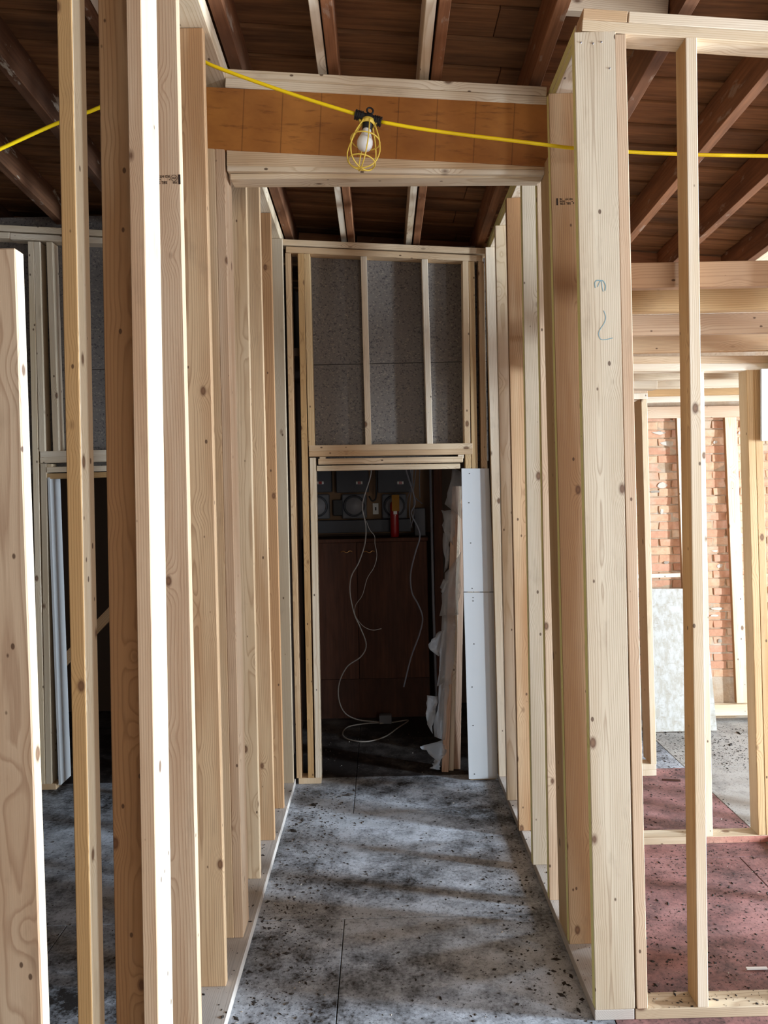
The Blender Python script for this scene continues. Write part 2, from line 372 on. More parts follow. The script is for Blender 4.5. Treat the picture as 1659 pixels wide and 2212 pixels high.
for (y0, y1) in ((-3.5, -1.1), (-1.1, 1.35), (1.35, 3.79)):
    for a, b in ((.785, 1.76), (1.76, 2.98), (2.98, 4.2), (4.2, 5.6), (5.6, 7.0)): sheet(a, b, y0, y1, M['fred'])
for (y0, y1) in ((3.79, 5.0), (5.0, 6.9)):
    for a, b, m in ((.785, 1.97, 'fred' if y0 < 4.9 else 'fgrey'), (1.97, 3.2, 'fpale'), (3.2, 4.4, 'fpale'), (4.4, 5.7, 'fgrey'), (5.7, 7.0, 'fgrey')): sheet(a, b, y0, y1, M[m])
# ---------------- ceiling: roof boards, rafters
ceil = empty('ceiling', 'dark exposed roof boards over old brown rafters', 'ceiling', (0, 3, 3.7), 'structure')
DEP = 0.165
yy = -3.5; k = 0
while yy < 6.9:
    wv = 0.188+random.uniform(-.012, .012)
    cuts = [-5.2]+sorted([random.uniform(-3.6, -2.4), random.uniform(-.9, -.7)+(1.3 if k % 2 else 0), random.uniform(2.6, 3.6)])+[7.2]
    for a, b in zip(cuts, cuts[1:]):
        yc_ = yy+wv/2; dz = random.uniform(0, .004)
        member('roof_board', ceil, M['deck'], (a+.0015, yc_, rb(a, yc_)+DEP+.011+dz), (b-.0015, yc_, rb(b, yc_)+DEP+.011+dz), wv-.005, .022, (0, 1, 0), 0.0015)
    yy += wv; k += 1
member('roof_light_block', ceil, M['soot'], (-5.4, 1.7, rb(-5.4, 1.7)+DEP+.06), (7.4, 1.7, rb(7.4, 1.7)+DEP+.06), 10.9, .04, (0, 1, -0.062), 0)  # unseen slab added over the boards to stop light leaking through gaps
def rafter(x, mat, w=.045, h=DEP, y0=-3.5, y1=5.28, dz=0.0, name='rafter', side=None, x1=None):
    xe = x if x1 is None else x1
    return member(name, ceil, mat, (x, y0, rb(x, y0)+h/2+dz), (xe, y1, rb(xe, y1)+h/2+dz), w, h-.001, (1, 0, 0), side=side)
for x in (-4.05, -3.5, -2.98): rafter(x, M['rafterw'], .05)
rafter(-2.47, M['rafterw'], .05); rafter(-2.0, M['rafterw'], .05); rafter(-1.53, M['rafterw'], .05); rafter(-1.03, M['rafterw'], .05)
for x in (-.550, -.154, .262, .665, 1.09, 1.54, 1.945, 2.38, 2.635, 2.95, 3.3, 3.7, 4.15, 4.6, 5.1, 5.6, 6.1, 6.6):
    rafter(x, M['rafter'], .042 if x in (-.154, .262) else .05)
tag(rafter(-.199, M['pale'], .036, .150, name='sister_rafter'), 'new pale rafter nailed beside the left middle rafter')
tag(rafter(-.985, M['pale'], .038, .150, name='sister_rafter'), 'new pale rafter left of the left hallway wall')
tag(rafter(.213, M['pale'], .038, .150, name='sister_rafter'), 'new pale rafter nailed beside the right middle rafter')
for a, b in ((-4.8, -2.02), (-2.0, -.575), (-.525, -.22), (-.13, .19), (.285, .64), (.69, 2.0), (2.0, 4.0)):
    member('rim_board', ceil, M['rafter'], (a, 5.30, rb(a, 5.3)+.075), (b, 5.30, rb(b, 5.3)+.075), .035, .17, (0, 1, 0))
tag(member('roof_patch_panel', ceil, M['ply'], (2.508, 3.6, rb(2.508, 3.6)+.02), (2.508, 5.272, rb(2.508, 5.272)+.02), .196, .012, (1, 0, 0)), 'new bright plywood patch between rafters')
# ---------------- outer shell (mostly behind the camera or hidden)
wl = tag(box('wall_outer_left', None, M['soot'], -5.3, -5.15, -3.6, 7.0, 0, 3.95), 'sooty outer side wall far left of the rooms', 'wall', kind='structure')
wr = empty('wall_outer_right', 'outer wall with tall window openings right of the side room', 'wall', (6.6, 2, 0), 'structure')
ys = [-3.6]+[q for w in WIN for q in w]+[7.0]
for a, b in zip(ys[::2], ys[1::2]): box('wall_pier', wr, M['plaster'], 6.5, 6.68, a, b, 0, 3.35)
for i, (a, b) in enumerate(WIN):
    box('sill_wall', wr, M['plaster'], 6.5, 6.68, a, b, 0, .72); box('lintel', wr, M['plaster'], 6.5, 6.68, a, b, 2.78, 3.35)
    wn = empty('window_%d' % (i+1), 'white timber window frame in the outer right wall, number %d from the street' % (i+1), 'window', (6.59, (a+b)/2, .72), 'structure')
    for q in (a, b-.05): box('jamb', wn, M['white'], 6.55, 6.63, q, q+.05, .72, 2.78)
    for q in (.72, 2.73): box('rail', wn, M['white'], 6.55, 6.63, a+.05, b-.05, q, q+.05)
wf = empty('wall_street', 'street wall with a wide shopfront opening behind the viewer', 'wall', (0, -3.5, 0), 'structure')
for (a, b, c, d) in ((-5.2, 1.0, 0, 4.2), (6.2, 6.6, 0, 4.0), (1.0, 6.2, 0, .55), (1.0, 6.2, 2.95, 4.0)): box('wall_part', wf, M['plaster'], a, b, -3.6, -3.45, c, d)

# ---------------- left hall wall (2x6 studs)
XL = -.585; PT = .038
wL = empty('wall_left', 'new pine stud wall along the left side of the hallway', 'wall', (-.66, 3.4, 0), 'structure')
member('bottom_plate', wL, M['dust'], (-.655, 1.96, .019), (-.655, 4.862, .019), .14, PT, (1, 0, 0))
for k, m in ((0, 'pale'), (1, 'pale')):
    z = lambda y: rb(-.655, y)-.057+.038*k
    member('top_plate', wL, M[m], (-.655, 1.96, z(1.96)), (-.655, 4.98, z(4.98)), .14, .0375, (1, 0, 0))
def ztl(y): return rb(-.655, y)-.078
HW = .14
# corner post at the near end: one stud turned on edge, first wall stud behind it
stud(wL, 1.975, .139, .038, 'R', (305, 20), (337, 1900), PT, ztl(2.0), M['pink'], 'corner_stud', side=((1, 0, 0), M['pale']))  # right face painted paler for the window light falling on it
s1 = stud(wL, 2.117, .038, .14, 'L', (213, 100), (250, 2150), PT, ztl(2.1), M['heart'])
sD = stud(wL, 2.42, .038, .14, 'R', (383, 100), (428, 2100), PT, ztl(2.42), M['pink'])
stud(wL, 2.82, .038, .14, 'R', (441, 200), (487, 2100), PT, ztl(2.82), M['heart'])
for i in range(3):      # built-up post under the beam
    A = P(487, 400, 3.13).x-.038*i; B = P(525, 2010, 3.13).x-.038*i
    member('post_ply', wL, M[('pink', 'tan', 'tan')[i]], (B-.019, 3.13+.07, PT), (A-.019, 3.20, 3.283+i*.003), .0375, .139, (1, 0, 0))
stud(wL, 3.61, .038, .14, 'R', (531, 400), (562, 1890), PT, ztl(3.61), M['tan'])
stud(wL, 4.01, .038, .14, 'R', (560, 420), (593, 1810), PT, ztl(4.01), M['heart'])
stud(wL, 4.41, .038, .14, 'R', (584, 460), (613, 1745), PT, ztl(4.41), M['heart'])
stud(wL, 4.79, .038, .14, 'R', (610, 540), (634, 1690), PT, ztl(4.79), M['grey'])
# ---------------- short cross wall at near left (2x4)
wC = empty('wall_front_left', 'near cross wall stud frame left of the hallway post', 'wall', (-.9, 2.02, 0), 'structure')
member('bottom_plate', wC, M['tan'], (-.735, 2.02, .019), (-3.2, 2.02, .019), .09, PT, (0, 1, 0))
for k in (0, 1):
    member('top_plate', wC, M['pale'], (-.735, 2.02, rb(-.735, 2.02)-.057+.038*k), (-3.2, 2.02, rb(-3.2, 2.02)-.057+.038*k), .09, .0375, (0, 1, 0))
stud(wC, 1.975, .089, .038, 'L', (124, 100), (166, 2100), PT, rb(-.8, 2)-.079, M['gold'], side=((1, 0, 0), M['pale']))  # lit right side put into the colour with paler wood
for x in (-1.62, -2.03, -2.44): member('stud', wC, M['tan'], (x, 2.02, PT), (x, 2.02, rb(x, 2)-.079), .038, .089, (1, 0, 0))

# ---------------- right hall wall
wR = empty('wall_right', 'new pine stud wall along the right side of the hallway', 'wall', (.785, 3.7, 0), 'structure')
def zrb(y): return 3.418-.022*(y-2.64)
member('bottom_plate', wR, M['dust'], (.784, 2.642, .019), (.784, 4.862, .019), .14, PT, (1, 0, 0))
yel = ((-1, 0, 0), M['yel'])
for k in (0, 1):
    y0 = 2.642 if k == 0 else 2.735
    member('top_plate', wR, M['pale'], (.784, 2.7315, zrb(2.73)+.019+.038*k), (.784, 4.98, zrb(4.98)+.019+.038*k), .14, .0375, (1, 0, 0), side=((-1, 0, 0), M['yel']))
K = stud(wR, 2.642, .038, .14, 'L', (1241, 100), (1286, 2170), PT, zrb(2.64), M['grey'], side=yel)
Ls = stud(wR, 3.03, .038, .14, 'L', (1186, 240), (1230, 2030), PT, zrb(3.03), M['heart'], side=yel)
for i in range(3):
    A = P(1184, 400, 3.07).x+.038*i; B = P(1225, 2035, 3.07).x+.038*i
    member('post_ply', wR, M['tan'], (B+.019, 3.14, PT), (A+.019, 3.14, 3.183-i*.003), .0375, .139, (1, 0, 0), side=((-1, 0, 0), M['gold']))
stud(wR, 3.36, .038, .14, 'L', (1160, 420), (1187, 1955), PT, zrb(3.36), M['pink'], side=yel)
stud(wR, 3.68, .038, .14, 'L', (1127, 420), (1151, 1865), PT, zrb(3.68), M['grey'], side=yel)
stud(wR, 4.05, .038, .14, 'L', (1094, 440), (1121, 1790), PT, zrb(4.05), M['heart'])
stud(wR, 4.45, .038, .14, 'L', (1070, 500), (1096, 1728), PT, zrb(4.45), M['pale'])
stud(wR, 4.82, .038, .14, 'L', (1049, 550), (1078, 1680), PT, zrb(4.82), M['pale'], side=((-1, 0, 0), M['gold']))
# ---------------- cross wall at right (2x4), same plane as end stud K
wX = empty('wall_front_right', 'cross wall stud frame right of the wide hallway end stud', 'wall', (1.4, 2.69, 0), 'structure')
B0, B1 = P(1376, 2180, 2.642), P(1659, 2172, 2.642)
member('bottom_plate', wX, M['grey'], (.858, 2.6865, .019), (4.3, 2.6865, .019), .089, PT, (0, 1, 0))
zx = lambda x: 3.418-.085*(x-.75)
for k in (0, 1):
    a = .714 if k == 0 else .872
    member('top_plate', wX, M['pale'], (a, 2.6865, zx(a)+.019+.038*k), (4.3, 2.6865, zx(4.3)+.019+.038*k), .089, .0375, (0, 1, 0))
member('top_block', wX, M['tan'], (.718, 2.6865, zx(.72)+.057), (.868, 2.6865, zx(.87)+.057), .089, .0375, (0, 1, 0))
member('blocking', wX, M['pale'], (.695, 2.80, zx(.70)+.185), (1.06, 2.80, zx(1.06)+.185), .038, .065, (0, 1, 0))
stud(wX, 2.642, .089, .038, 'L', (1329, 120), (1376, 2160), PT, zx(.87), M['pink'])
stud(wX, 2.642, .089, .038, 'L', (1482, 150), (1507, 2150), PT, zx(1.05), M['pale'], side=((-1, 0, 0), M['gold']))
for x in (1.52, 1.93, 2.34, 2.75): member('stud', wX, M['pale'], (x, 2.6865, PT), (x, 2.6865, zx(x)), .038, .089, (1, 0, 0))

# ---------------- beam over the hallway
beam = tag(member('header_beam', None, M['beam'], (P(440, 254, 3.13).x, 3.1525, P(440, 254, 3.13).z), (P(1205, 294, 3.13).x, 3.1525, P(1205, 294, 3.13).z), .045, .245, (0, 1, 0)),
           'orange-brown engineered beam across the hallway behind the yellow work light', 'beam')
beam.parent = None
bp = empty('beam_packing', 'pale packing lumber stacked above and below the orange beam', 'lumber', (0, 3.15, 3.2))
hbar(bp, 'upper_plate', 3.13, .089, .0365, (486, 148), (1181, 187), M['pale'])
hbar(bp, 'upper_plate', 3.13, .089, .0365, (486, 168), (1181, 208), M['pale'])
# tapered wedge
wa, wb, wc_, wd = P(490, 323, 3.135), P(1176, 361, 3.135), P(490, 358, 3.135), P(1176, 368, 3.135)
bm = bmesh.new()
vs = [bm.verts.new((q.x, y, q.z)) for y in (3.135, 3.224) for q in (wa, wb, wd, wc_)]
for f in ((3, 2, 1, 0), (4, 5, 6, 7), (0, 1, 5, 4), (1, 2, 6, 5), (2, 3, 7, 6), (3, 0, 4, 7)): bm.faces.new([vs[i] for i in f])
ctr = (wa+wb)/2
wm = Matrix((Vector((0, 1, 0)), Vector((0, 0, 1)), Vector((1, 0, 0)))).transposed().to_4x4(); wm.translation = Vector((wa.x, 3.18, wc_.z))
bmesh.ops.transform(bm, matrix=wm.inverted(), verts=bm.verts)
me = bpy.data.meshes.new('wedge'); bm.to_mesh(me); bm.free()
wo = link('wedge', me, M['tan'], bp); wo.matrix_parent_inverse = Matrix.Translation(bp.location).inverted(); wo.matrix_basis = wm
hbar(bp, 'lower_plate', 3.135, .089, .022, (490, 357), (1176, 366), M['pale'])
hbar(bp, 'lower_plate', 3.155, .089, .022, (497, 375), (1170, 371), M['pale'])

# ---------------- far wall of the hallway with door opening
YB = 4.87
wB = empty('wall_back', 'stud wall with door opening closing the far end of the hallway', 'wall', (.05, 4.9, 0), 'structure')
hbar(wB, 'top_plate', YB, .089, .0375, (560, 514), (1050, 536), M['tan'], ex=(0, 0))
hbar(wB, 'top_plate', YB, .089, .0375, (617, 532), (1043, 552), M['tan'])
zb = lambda x: P(617, 532, YB).z-.04-.065*(x+.58)
HD = P(840, 961, YB).z; HB = P(840, 985, YB).z
def bstud(e, a, b, z0, z1, m, name='stud', w=.038): return stud(wB, YB, .089, w, e, a, b, z0, z1, M[m], name)
bstud('L', (616, 560), (640, 1660), PT, zb(-.57), 'tan', w=.034)
bstud('L', (643, 560), (665, 1660), PT, zb(-.5), 'gold', 'king_stud')
bstud('L', (656, 560), (666, 950), HD, zb(-.45), 'gold', 'cripple_stud')
bstud('L', (669, 1000), (681, 1660), PT, HB-.0, 'pale', 'jack_stud')
bstud('L', (779, 560), (789, 950), HD, zb(-.1), 'pale', 'cripple_stud')
bstud('L', (911, 570), (922, 950), HD, zb(.3), 'pale', 'cripple_stud')
bstud('R', (1012, 580), (1016, 950), HD, zb(.55), 'tan', 'cripple_stud')
bstud('L', (1012, 580), (1030, 1660), PT, zb(.6), 'gold', 'king_stud')
bstud('L', (1033, 580), (1050, 1660), PT, zb(.65), 'tan')
bstud('L', (1005, 1000), (1015, 1660), PT, HB, 'gold', 'jack_stud')
hbar(wB, 'header_plate', YB-.001, .089, .0375, (667, 962), (1021, 957), M['tan'])
hbar(wB, 'header_plate', YB-.001, .089, .0335, (667, 975), (1021, 970), M['tan'])
for (u, v) in ((690, 987), (989, 982)):
    hbar(wB, 'spacer_block', YB+.002, .07, .024, (u, v), (u+13, v), M['pale'])
hbar(wB, 'door_head', YB-.002, .089, .037, (687, 991), (1000, 986), M['tan'])
hbar(wB, 'door_head', YB+.003, .089, .033, (684, 1006), (994, 1001), M['pale'])
box('bottom_plate', wB, M['tan'], P(645, 1690, YB).x, P(694, 1690, YB).x, YB, YB+.089, 0, PT, .002)
box('bottom_plate', wB, M['tan'], P(1016, 1690, YB).x, .70, YB, YB+.089, 0, PT, .002)
# fibreboard behind the studs
zs = P(840, 785, YB+.092).z
box('fiberboard_panel', wB, M['fiber'], -.47, .70, YB+.091, YB+.104, zs+.002, 3.42)
box('fiberboard_panel', wB, M['fiber'], -.47, .70, YB+.091, YB+.104, HB-.04, zs-.002)
# fasteners of the drywall strip
A0, A1 = P(994, 1012, YB-.014), P(1014, 1686, YB-.014)
dw = empty('drywall_strip', 'narrow white drywall strip screwed beside the far door opening', 'drywall', (.6, YB-.008, 0))
def gyp_piece(v0, v1, uA, uB, wA, wB_):
    bm = bmesh.new(); a, b, c, d = P(uA, v0, YB-.014), P(uB, v0, YB-.014), P(wB_, v1, YB-.014), P(wA, v1, YB-.014)
    if d.z < .012: d.z = .012; c.z = .012
    vs = [bm.verts.new((q.x, y, q.z)) for y in (YB-.014, YB-.0015) for q in (a, b, c, d)]
    for f in ((3, 2, 1, 0), (4, 5, 6, 7), (0, 1, 5, 4), (1, 2, 6, 5), (2, 3, 7, 6), (3, 0, 4, 7)): bm.faces.new([vs[i] for i in f])
    return from_bm('drywall_panel', bm, M['gyp'], dw)
gyp_piece(1012, 1278, 997, 1056, 1002, 1067); gyp_piece(1280, 1686, 1002, 1067, 1013, 1075)
for (u, v) in ((1014, 1023), (1013, 1086), (1017, 1173), (1020, 1271), (1022, 1291), (1022, 1298), (1024, 1391), (1020, 1484), (1022, 1567), (1025, 1672), (1056, 1010)):
    q = P(u, v, YB-.0142); lathe('screw', dw, M['hole'], [(.0035, -.001), (.0035, .0012)], q, (0, -1, 0), 8, False)
# ---------------- far wall continuing left of the hallway
wF = empty('wall_back_left', 'far stud wall with dark doorway left of the hallway', 'wall', (-1.8, 4.9, 0), 'structure')
hbar(wF, 'top_plate', YB, .089, .0375, (-260, 472), (560, 514), M['pale'])
hbar(wF, 'top_plate', YB, .089, .0375, (21, 503), (560, 530), M['pale'])
hbar(wF, 'top_plate', YB, .089, .0375, (-260, 489), (20, 502), M['pale'])
def lstud(u0, v0, u1, v1, z0, z1, m, name='stud'): return stud(wF, YB, .089, .038, 'L', (u0, v0), (u1, v1), z0, z1, M[m], name)
zt = lambda x: P(21, 519, YB).z-.003-.067*(x-P(21, 519, YB).x)
H2 = P(160, 974, YB).z; 
lstud(60, 540, 83, 1600, PT, zt(-2.2), 'pale', 'king_stud'); lstud(73, 540, 84, 960, H2, zt(-2.17), 'pale', 'cripple_stud'); lstud(100, 540, 114, 960, H2, zt(-2.1), 'pale', 'cripple_stud')
lstud(87, 1010, 97, 1600, PT, H2-.075, 'grey', 'jack_stud')
for x in (-2.62, -3.03, -1.33, -.93): member('stud', wF, M['pale'], (x, YB+.045, PT if x < -2 or x > -1.2 else H2), (x, YB+.045, zt(x)), .038, .089, (1, 0, 0))
hbar(wF, 'header_plate', YB-.001, .089, .0375, (86, 975), (340, 969), M['pale']); hbar(wF, 'header_plate', YB-.001, .089, .036, (86, 988), (340, 982), M['pale'])
hbar(wF, 'spacer_block', YB+.002, .07, .024, (101, 1002), (112, 1002), M['pale'])
hbar(wF, 'door_head', YB-.002, .089, .035, (100, 1009), (330, 1003), M['pale']); hbar(wF, 'door_head', YB+.004, .089, .034, (100, 1023), (330, 1017), M['gold'])
box('bottom_plate', wF, M['tan'], -3.2, P(121, 1700, YB).x, YB, YB+.089, 0, PT, .002)
box('fiberboard_panel', wF, M['fiber'], -3.4, -.75, YB+.091, YB+.104, zs+.002, 3.66); box('fiberboard_panel', wF, M['fiber'], -3.4, -.75, YB+.091, YB+.104, HB-.06, zs-.002)
jx = P(124, 1600, YB).x
dj = tag(box('drywall_scrap', None, M['gyp'], jx-.002, jx+.012, YB+.0, YB+.16, .03, 2.0), 'torn narrow drywall strip lining the dark left doorway', 'drywall')
tag(member('diagonal_brace', wF, M['tan'], P(118, 1450, 5.35), P(262, 1300, 5.35), .03, .07, (0, 1, 0)), 'slanting board in the dark doorway')

# ---------------- dark utility closet behind the door
wK = empty('wall_closet', 'dark walls of the utility closet behind the far doorway', 'wall', (0, 6.4, 0), 'structure')
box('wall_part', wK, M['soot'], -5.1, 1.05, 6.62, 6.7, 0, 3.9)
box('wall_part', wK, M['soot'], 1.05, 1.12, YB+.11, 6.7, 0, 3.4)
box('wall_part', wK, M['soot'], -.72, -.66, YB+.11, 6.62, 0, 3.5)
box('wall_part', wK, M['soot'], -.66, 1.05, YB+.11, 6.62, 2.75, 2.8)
tag(box('plaster_remnant', wK, M['plaster'], -2.2, -1.72, 6.605, 6.62, .15, 1.9), 'broken plaster patch')

# ---------------- side room at right
wS = empty('wall_side_room', 'low stud partition crossing the bright side room', 'wall', (1.9, 4.0, 0), 'structure')
YS = 3.935
member('bottom_plate', wS, M['grey'], (.93, YS+.045, .019), (1.60, YS+.045, .019), .089, PT, (0, 1, 0))
tag(member('bottom_plate', wS, M['grey'], (1.601, YS+.045, .019), (4.6, YS+.045, .019), .089, PT, (0, 1, 0), side=((-1, 0, 0), M['redpaint'])), 'sill plate with worn red paint on its face')
hbar(wS, 'top_plate', YS, .089, .0375, (1200, 770), (1648, 768), M['tan'], ex=(0, .9)); hbar(wS, 'top_plate', YS, .089, .0375, (1200, 786), (1648, 784), M['pale'], ex=(0, .9))
zsb = P(1400, 803, YS).z
stud(wS, YS, .089, .038, 'L', (1505, 830), (1524, 1780), PT, zsb, M['pale'])
stud(wS, YS, .089, .038, 'L', (1613, 830), (1638, 1780), PT, zsb, M['gold'], side=((-1, 0, 0), M['tan']))
stud(wS, YS, .089, .038, 'L', (1629, 830), (1655, 1780), PT, zsb, M['gold'])
for x in (1.2, 2.45, 2.86): member('stud', wS, M['pale'], (x, YS+.045, PT), (x, YS+.045, zsb), .038, .089, (1, 0, 0))
cj = empty('ceiling_side_room', 'new pale ceiling joists over the bright side room', 'ceiling', (1.9, 3.4, 2.6), 'structure')
for i, (y, zj) in enumerate(((2.755, 2.584), (3.05, 2.562), (3.46, 2.551), (3.88, 2.541))):
    member('joist', cj, M[('pink', 'gold', 'pink', 'heart')[i]], (.862, y+.019, zj+.045), (4.5, y+.019, zj+.045-.004), .038, .089, (0, 1, 0))
zk = P(1500, 880, 5.95).z
for i, y in enumerate((4.28, 4.70, 5.10, 5.52)):
    member('joist', cj, M[('pale', 'pale', 'gold', 'pale')[i]], (1.15, y+.019, zk+.045), (4.5, y+.019, zk+.045), .038, .089, (0, 1, 0))
hbar(cj, 'ledger', 5.94, .038, .089, (1380, 879), (1616, 876), M['pink'], ex=(.1, .8))
# partition end seen between the studs (continues the far wall)
wE = empty('wall_back_right', 'short low stud wall end beside the leaning strand board', 'wall', (1.7, 4.95, 0), 'structure')
YE = 4.87
xe = P(1418, 1660, YE).x
for z0_, a in ((0, .0), (PT, .0)): box('bottom_plate', wE, M['pale'], .93, xe-a, YE, YE+.089, z0_+.0005, z0_+PT, .002)
zE = P(1390, 862, YE).z
stud(wE, YE, .14, .038, 'R', (1399, 900), (1418, 1630), 2*PT, zE, M['pale'], side=((-1, 0, 0), M['tan']))  # browner left face paints in that side's shade
member('stud', wE, M['pink'], (1.36, YE+.07, 2*PT), (1.32, YE+.07, zE), .038, .14, (1, 0, 0))
for k in (0, 1): box('top_plate', wE, M['pink' if k else 'pale'], .93, P(1399, 850, YE).x, YE, YE+.089, zE+.038*k, zE+.038*k+.0375, .002)
hbar(wE, 'header_plate', 4.6, .089, .07, (1300, 812), (1420, 815), M['pale'])
# brick wall
YW = 6.02
wW = empty('wall_brick', 'old orange brick wall behind the side room framing', 'wall', (2.4, YW, 0), 'structure')
box('mortar_bed', wW, M['mortar'], 1.12, 6.55, YW+.008, YW+.25, 0, 3.4)
meshes = []
for i in range(6):
    bm = box_bm(-.1015, .1015, -.022, .05, 0, .0585)
    for v in bm.verts: v.co += Vector((random.uniform(-.006, .006), random.uniform(-.005, .005), random.uniform(-.004, .004)))
    bmesh.ops.bevel(bm, geom=list(bm.edges), offset=.003, segments=1, affect='EDGES')
    me = bpy.data.meshes.new('brick'); bm.to_mesh(me); bm.free(); me.materials.append(M['brick']); meshes.append(me)
nb = 0; z = .33; row = 0
while z < 2.42:
    x = 1.86+(.105 if row % 2 else 0)
    while x < 3.5 and nb < 298:
        o = bpy.data.objects.new('brick', random.choice(meshes)); COL.objects.link(o); o.parent = wW
        o.location = (x-2.4+random.uniform(-.004, .004), .022+random.uniform(-.006, .006), z+random.uniform(-.002, .002)); o.rotation_euler = (0, random.uniform(-.012, .012), random.uniform(-.02, .02))
        x += .212; nb += 1
    z += .0655; row += 1
prng = random.Random(11)
for (u, v, w, h) in ((1440, 958, 34, 12), (1430, 1048, 26, 16), (1415, 1062, 22, 7), (1423, 935, 30, 9), (1545, 1190, 18, 6), (1555, 1222, 16, 10), (1550, 1315, 30, 9), (1545, 1330, 22, 7), (1555, 1385, 12, 10), (1600, 1155, 10, 14), (1605, 1320, 14, 8), (1545, 955, 12, 8), (1600, 935, 14, 8), (1430, 1105, 10, 14), (1440, 1215, 14, 8)):
    bm = bmesh.new(); c = P(u, v, YW-.004); vs = []
    for i in range(9):
        t = 2*math.pi*i/9; rr = prng.uniform(.65, 1.1); vs.append(bm.verts.new((c.x+math.cos(t)*rr*w*.0018, YW-.004+prng.uniform(-.002, .002), c.z+math.sin(t)*rr*h*.0018)))
    fc = bm.faces.new(vs); bmesh.ops.solidify(bm, geom=[fc], thickness=.008)
    from_bm('plaster_patch', bm, M['patch'], wW)
# studs fixed to the brick wall
wG = empty('wall_furring', 'pale furring studs standing on a sill against the brick wall', 'wall', (2.6, 5.93, 0), 'structure')
hbar(wG, 'bottom_plate', 5.93, .06, .085, (1480, 1524), (1640, 1522), M['pale'], ex=(0, .6))
zg = P(1560, 1524, 5.9).z
stud(wG, 5.952, .038, .089, 'L', (1566, 910), (1591, 1510), zg, zk-.045, M['pale'], side=((-1, 0, 0), M['heart']))
stud(wG, 5.952, .038, .089, 'L', (1462, 910), (1484, 1510), zg, zk-.045, M['pale'], side=((-1, 0, 0), M['heart']))
stud(wG, 5.952, .038, .089, 'L', (1690, 910), (1712, 1510), zg, zk-.045, M['pale'])
hbar(wG, 'crosspiece', 5.962, .028, .032, (1404, 1240), (1470, 1238), M['pale'], ex=(.2, 0)); 
hbar(wG, 'crosspiece', 5.962, .028, .032, (1590, 1243), (1640, 1240), M['pink'], ex=(0, .4))
# right partition running toward the viewer
wT = empty('wall_right_room', 'stud partition at the far right edge running toward the viewer', 'wall', (2.05, 3.4, 0), 'structure')
xt = P(1640, 1000, 3.93).x+.10
member('top_plate', wT, M['yel'], (xt, 2.74, zsb+.019), (xt, 3.93, zsb+.019), .089, PT, (1, 0, 0)); member('top_plate', wT, M['gold'], (xt, 2.74, zsb+.057), (xt, 3.93, zsb+.057), .089, .0375, (1, 0, 0))
member('bottom_plate', wT, M['tan'], (xt, 2.735, .019), (xt, 3.93, .019), .089, PT, (1, 0, 0))
wbq = P(1646, 803, 3.90); box('drywall_piece', wT, M['gyp'], wbq.x, wbq.x+.3, 3.905, 3.92, P(1646, 952, 3.9).z, zsb-.002)
member('stud', wT, M['pale'], (xt, 3.3, PT), (xt, 3.3, zsb), .089, .038, (1, 0, 0))

# ================================================================== THINGS
# leaning lumber at near left
def plank(a, b, Y0, Y1, w, t, mat, label, zb_=.003, edge='R', L=2.44):
    A, B = P(a[0], a[1], Y1), P(b[0], b[1], Y0); s = -w/2
    k = Vector((A.x-B.x, Y1-Y0, A.z-B.z)); k *= 1/k.z
    lo = Vector((B.x+k.x*(zb_-B.z)+s, Y0+t/2, zb_)); hi = Vector((lo.x+k.x*(A.z-zb_), Y1+t/2, A.z))
    o = member('lumber_board', None, mat, lo, hi, w, t, (1, 0, 0), .003, side=((1, 0, 0), M['pale'])); o.parent = None  # right edge coloured pale to carry the window light
    return tag(o, label, 'board', 'boards leaning near the viewer')
plank((33, 535), (84, 2000), 1.60, 1.60, .14, .038, M['pink'], 'wide tan board with bright edge leaning at the left picture edge')
plank((-30, 500), (17, 2000), 1.645, 1.645, .14, .038, M['grey'], 'knotty pale board mostly hidden behind the wide tan leaning board')
# OSB sheet
a, b, c, d = P(1398, 1272, 5.86), P(1520, 1272, 5.86), P(1549, 1586, 5.70), P(1408, 1584, 5.70)
c.z = d.z = max(.01, d.z)
bm = bmesh.new(); vs = [bm.verts.new(q+Vector((0, y, 0))) for y in (0, .014) for q in (a, b, c, d)]
for f in ((3, 2, 1, 0), (4, 5, 6, 7), (0, 1, 5, 4), (1, 2, 6, 5), (2, 3, 7, 6), (3, 0, 4, 7)): bm.faces.new([vs[i] for i in f])
tag(from_bm('strand_board_sheet', bm, M['osb']), 'white-flecked strand board sheet leaning against the brick wall', 'board')

# ---------------- yellow cord and caged work light
YC = 2.9
cordL = [P(-330, 470, YC), P(-150, 390, YC), P(0, 322, YC), P(122, 267, YC), P(215, 232, YC), P(330, 172, YC), P(405, 122, YC), P(432, 126, YC), P(455, 140, YC), P(540, 172, YC), P(660, 213, YC), P(770, 247, YC)]
cordR = [P(822, 263, YC), P(900, 277, YC), P(1000, 291, YC), P(1100, 303, YC), P(1180, 313, YC), P(1240, 320, YC), P(1352, 328, YC), P(1500, 334, YC), P(1659, 337, YC), P(1800, 336, YC), P(1950, 332, YC)]
cord = empty('string_light_cord', 'yellow electrical cord strung across the hallway through the studs', 'cord', tuple(P(800, 255, YC)))
tube('cord_length', cord, M['cord'], smooth_path(cordL, 6), .0068, 8); tube('cord_length', cord, M['cord'], smooth_path(cordR, 6), .0068, 8)
top = P(797, 254, YC); ax = (P(781, 366, YC)-top); ax.y = -.035; ax.normalize()     # lamp axis (down, tilted)
wl_ = empty('work_light', 'caged work light with white bulb hanging from the yellow cord', 'lamp', tuple(top))
cax = (P(824, 264, YC)-P(767, 247, YC)).normalized(); cc = (P(824, 264, YC)+P(767, 247, YC))/2
hb = tube_bm([cc-cax*.05, cc+cax*.05], .0155, 12)
